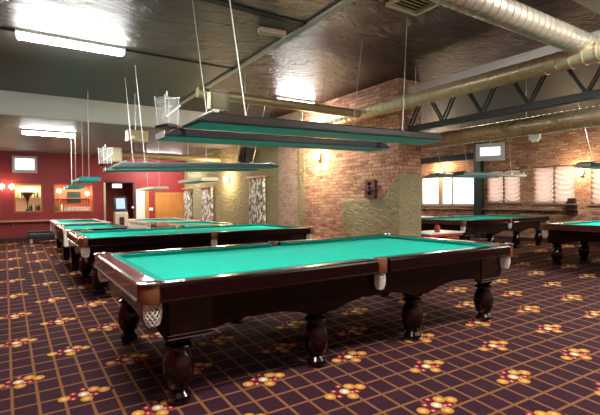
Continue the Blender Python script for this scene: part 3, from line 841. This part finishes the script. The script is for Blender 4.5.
monitor('white glowing monitor on the red wall above the vase opening', (.2, YB-.2, 2.82), 0, .78, .62)
monitor('white glowing monitor hung from the ceiling beside the dark post', (13.3, 8.60, 2.98), -1.05, .88, .58, .06, 'grey_plastic', 'ceiling', .13)

t = thing('wall_spotlight', 'small white box lamp high on the brick wall under the ribbed duct', 'wall lamp', (XR-.02, 7.43, 3.42))
obj('lamp_housing', mk(box, -.14, 0, -.17, .17, -.13, .16, .02), 'white_plastic', t)
obj('lamp_foot', mk(box, -.1, 0, -.1, .1, -.2, -.13, .01), 'white_plastic', t)

# doorway with kiosk, sign and white door
struct(obj('door_jamb', mk(box, DOOR[0]-.07, DOOR[0], YB-.035, YB+.2, 0, 2.2), 'cream'))
struct(obj('door_frame', mk(lambda b: (box(b, DOOR[0]-.07, DOOR[0], YB-.03, YB+.2, 2.2, 2.26), box(b, DOOR[1], DOOR[1]+.07, YB-.03, YB+.2, 0, 2.26), box(b, DOOR[0], DOOR[1], YB-.03, YB+.2, 2.2, 2.26))), 'dark_wood'))
struct(obj('wall_passage', mk(lambda b: (box(b, DOOR[0]-.1, DOOR[1]+.1, YB+1.4, YB+1.5, 0, 2.4), box(b, DOOR[0]-.1, DOOR[0], YB+.18, YB+1.4, 0, 2.4), box(b, DOOR[1], DOOR[1]+.1, YB+.18, YB+1.4, 0, 2.4), box(b, DOOR[0], DOOR[1], YB+.18, YB+1.4, 2.3, 2.4), box(b, DOOR[0], DOOR[1], YB, YB+1.4, -.1, 0))), 'red'))
t = thing('lit_sign', 'small white lit sign above the dark doorway', 'sign', (3.39, YB-.02, 2.07))
obj('sign_box', mk(box, -.19, .19, -.07, 0, -.09, .09, .008), 'white_plastic', t)
obj('sign_face', mk(box, -.175, .175, -.076, -.07, -.075, .075), 'sign', t)

t = thing('arcade_kiosk', 'beige terminal with a glowing blue screen in the dark doorway', 'kiosk', (3.46, YB-.3, 0))
bm = bmesh.new(); prism(bm, [(-.3, 0), (.2, 0), (.2, 1.0), (-.05, 1.05), (-.3, .95)], 'x', -.24, .24)
obj('kiosk_body', bm, 'cream', t)
bm = bmesh.new(); prism(bm, [(-.18, 1.02), (.16, 1.02), (.16, 1.6), (.0, 1.62), (-.1, 1.1)], 'x', -.25, .25); obj('screen_housing', bm, 'black_plastic', t)
bm = bmesh.new(); prism(bm, [(-.115, 1.13), (-.02, 1.55), (-.03, 1.555), (-.125, 1.135)], 'x', -.17, .17); obj('screen', bm, 'kiosk_screen', t)
obj('service_door', mk(lathe, [(0, -.33), (.09, -.33), (.09, -.31), (0, -.31)], 18), 'dark_wood', t, (0, 0, .62), True, (PI/2*0, 0, 0)) if False else obj('service_door', mk(box, -.09, .09, -.312, -.29, .45, .8, .03), 'dark_wood', t)

struct(obj('door_1', mk(box, 4.14, 4.50, YB-.05, YB, 0, 1.95, .01), 'white_paint'))
struct(obj('trim_7', mk(box, 4.50, 4.66, YB-.06, YB, 0, 2.0), 'oak'))
bm = bmesh.new(); box(bm, -.08, .08, -.02, 0, -.06, .06, .006)
tag(obj('wall_socket', bm, 'white_plastic', None, (4.76, YB, 1.09)), 'white socket plate on the red wall left of the orange panel', 'wall socket')
bm = bmesh.new(); lathe(bm, [(0, -.05), (.04, -.03), (.05, 0), (.04, .03), (0, .05)], 12)
tag(obj('indicator_light', bm, 'led', None, (4.0, YB-.06, 1.18), True), 'small bluish glowing light on the edge of the dark doorway', 'indicator light')
t = thing('slatted_panel', 'orange wooden slatted panel against the red wall', 'wooden panel', (5.57, YB, 0))
obj('panel_frame', mk(lambda b: [box(b, *r) for r in ((-.65, .65, -.08, 0, 1.72, 1.8), (-.65, .65, -.08, 0, .62, .72), (-.65, -.58, -.08, 0, 0, 1.72), (.58, .65, -.08, 0, 0, 1.72), (-.65, .65, -.08, 0, .9, .94))]), 'oak', t)
for k in range(12):
    x = -.53+k*.0965
    obj('slat', mk(box, x-.043, x+.043, -.06, -.01, .02, 1.72), 'oak', t)

t = thing('bench', 'low black padded bench in front of the red wall', 'bench', (.98, 17.6, 0))
obj('bench_seat', mk(box, -.75, .75, -.3, .3, .16, .36, .04), 'black_plastic', t)
obj('seat_top', mk(box, -.75, .75, -.3, .3, .36, .42, .03), 'lamp_brown', t)
for sx in (-1, 1):
    for sy in (-1, 1): obj('leg', mk(box, sx*.65-.04, sx*.65+.04, sy*.22-.04, sy*.22+.04, 0, .16), 'steel', t)
t = thing('spotlight', 'brown spotlight box with a white lens under the beam', 'spotlight', (2.12, 9.9, 2.85), (0, 0, .1))
obj('housing', mk(box, -.14, .3, -.1, .1, -.12, .12, .01), 'duct_beige', t)
obj('lens', mk(lathe, [(0, -.02), (.05, -.02), (.055, .03), (0, .06)], 14, (-.05, -.1)), 'white_plastic', t, (0, 0, -.06), True)
obj('hanger_rod', mk(tube, (.05, 0, .12), (.05, 0, ZC-2.85), .012, 8), 'wire', t)

# ------------------------------------------------------------------ right half: café tables, red lantern, shelf
def cafe_table(label, loc, w, d, h):
    t = thing('side_table', label, 'side table', loc, group='white-topped side tables')
    obj('tabletop', mk(box, -w/2, w/2, -d/2, d/2, h-.03, h, .008), 'white_plastic', t)
    obj('edge_band', mk(box, -w/2+.03, w/2-.03, -d/2+.03, d/2-.03, h-.08, h-.03), 'red_plastic', t)
    obj('column', mk(lathe, [(.03, .04), (.03, h-.08)], 14), 'dark_wood', t, smooth=True)
    obj('base', mk(lathe, [(0, 0), (.2, 0), (.2, .02), (.04, .05), (0, .05)], 20), 'dark_wood', t, smooth=True)
cafe_table('low white-topped table with a red lantern on it, behind the brick pillar', (7.65, 6.28, 0), 1.15, .7, .69)
cafe_table('white-topped table by the bright window, behind the far billiard table', (13.0, 11.6, 0), 1.2, .8, .74)
t = thing('lantern', 'small red lantern standing on the low white-topped table', 'lantern', (7.58, 6.15, .69))
obj('lantern_body', mk(lathe, [(0, 0), (.055, 0), (.06, .01), (.05, .05), (.062, .09), (.055, .13), (.03, .15), (0, .15)], 18), 'red_plastic', t, smooth=True)
obj('lantern_cap', mk(lathe, [(.03, .15), (.035, .155), (.02, .17), (0, .172)], 14), 'dark_wood', t, smooth=True)

t = thing('wall_rack', 'dark stepped wooden rack on the brick below the curtained window', 'wall rack', (XR, 6.42, .92))
for k, w in enumerate((.34, .30, .26, .22)):
    obj('shelf', mk(box, -.22+.03*k, 0, -w/2-.06, w/2-.06, .12*k, .12*k+.03), 'dark_wood', t)
    obj('riser', mk(box, -.04, 0, -w/2-.06, w/2-.06, .12*k+.03, .12*k+.12), 'dark_wood', t)
t = thing('wall_ledge', 'wooden drink ledge along the brick wall beneath the windows', 'ledge', (XR, 7.0, 1.02))
obj('ledge_board', mk(box, -.16, 0, -.35, 5.4, 0, .05, .006), 'sill_wood', t)
for y in (.2, 1.8, 3.4, 5.0): obj('bracket', mk(prism, [(0, 0), (-.13, 0), (0, -.15)], 'y', y-.02, y+.02), 'sill_wood', t)

# ------------------------------------------------------------------ camera, world, view
cam = bpy.data.cameras.new('camera'); cam.sensor_width = 36; cam.sensor_fit = 'HORIZONTAL'; cam.lens = 429.2/600*36; cam.clip_start = .05
co = bpy.data.objects.new('camera', cam); C.objects.link(co)
yw, pt, rl = math.radians(33.208), math.radians(-.923), math.radians(-.501)
f = Vector((sin(yw)*cos(pt), cos(yw)*cos(pt), sin(pt))); r = Vector((cos(yw), -sin(yw), 0)); u = r.cross(f)
r2 = r*cos(rl)+u*sin(rl); u2 = -r*sin(rl)+u*cos(rl)
mw = Matrix((r2, u2, -f)).transposed().to_4x4(); mw.translation = (0, 0, 1.4)
co.matrix_world = mw; S.camera = co
w = bpy.data.worlds.new('world'); S.world = w; w.use_nodes = True
w.node_tree.nodes['Background'].inputs[0].default_value = (.8, .9, 1, 1); w.node_tree.nodes['Background'].inputs[1].default_value = .5
S.view_settings.view_transform = 'Standard'; S.view_settings.look = 'None'; S.view_settings.gamma = 1; S.view_settings.exposure = .35
S.cycles.use_denoising = True
S.cycles.max_bounces = 8; S.cycles.diffuse_bounces = 5; S.cycles.sample_clamp_indirect = 6
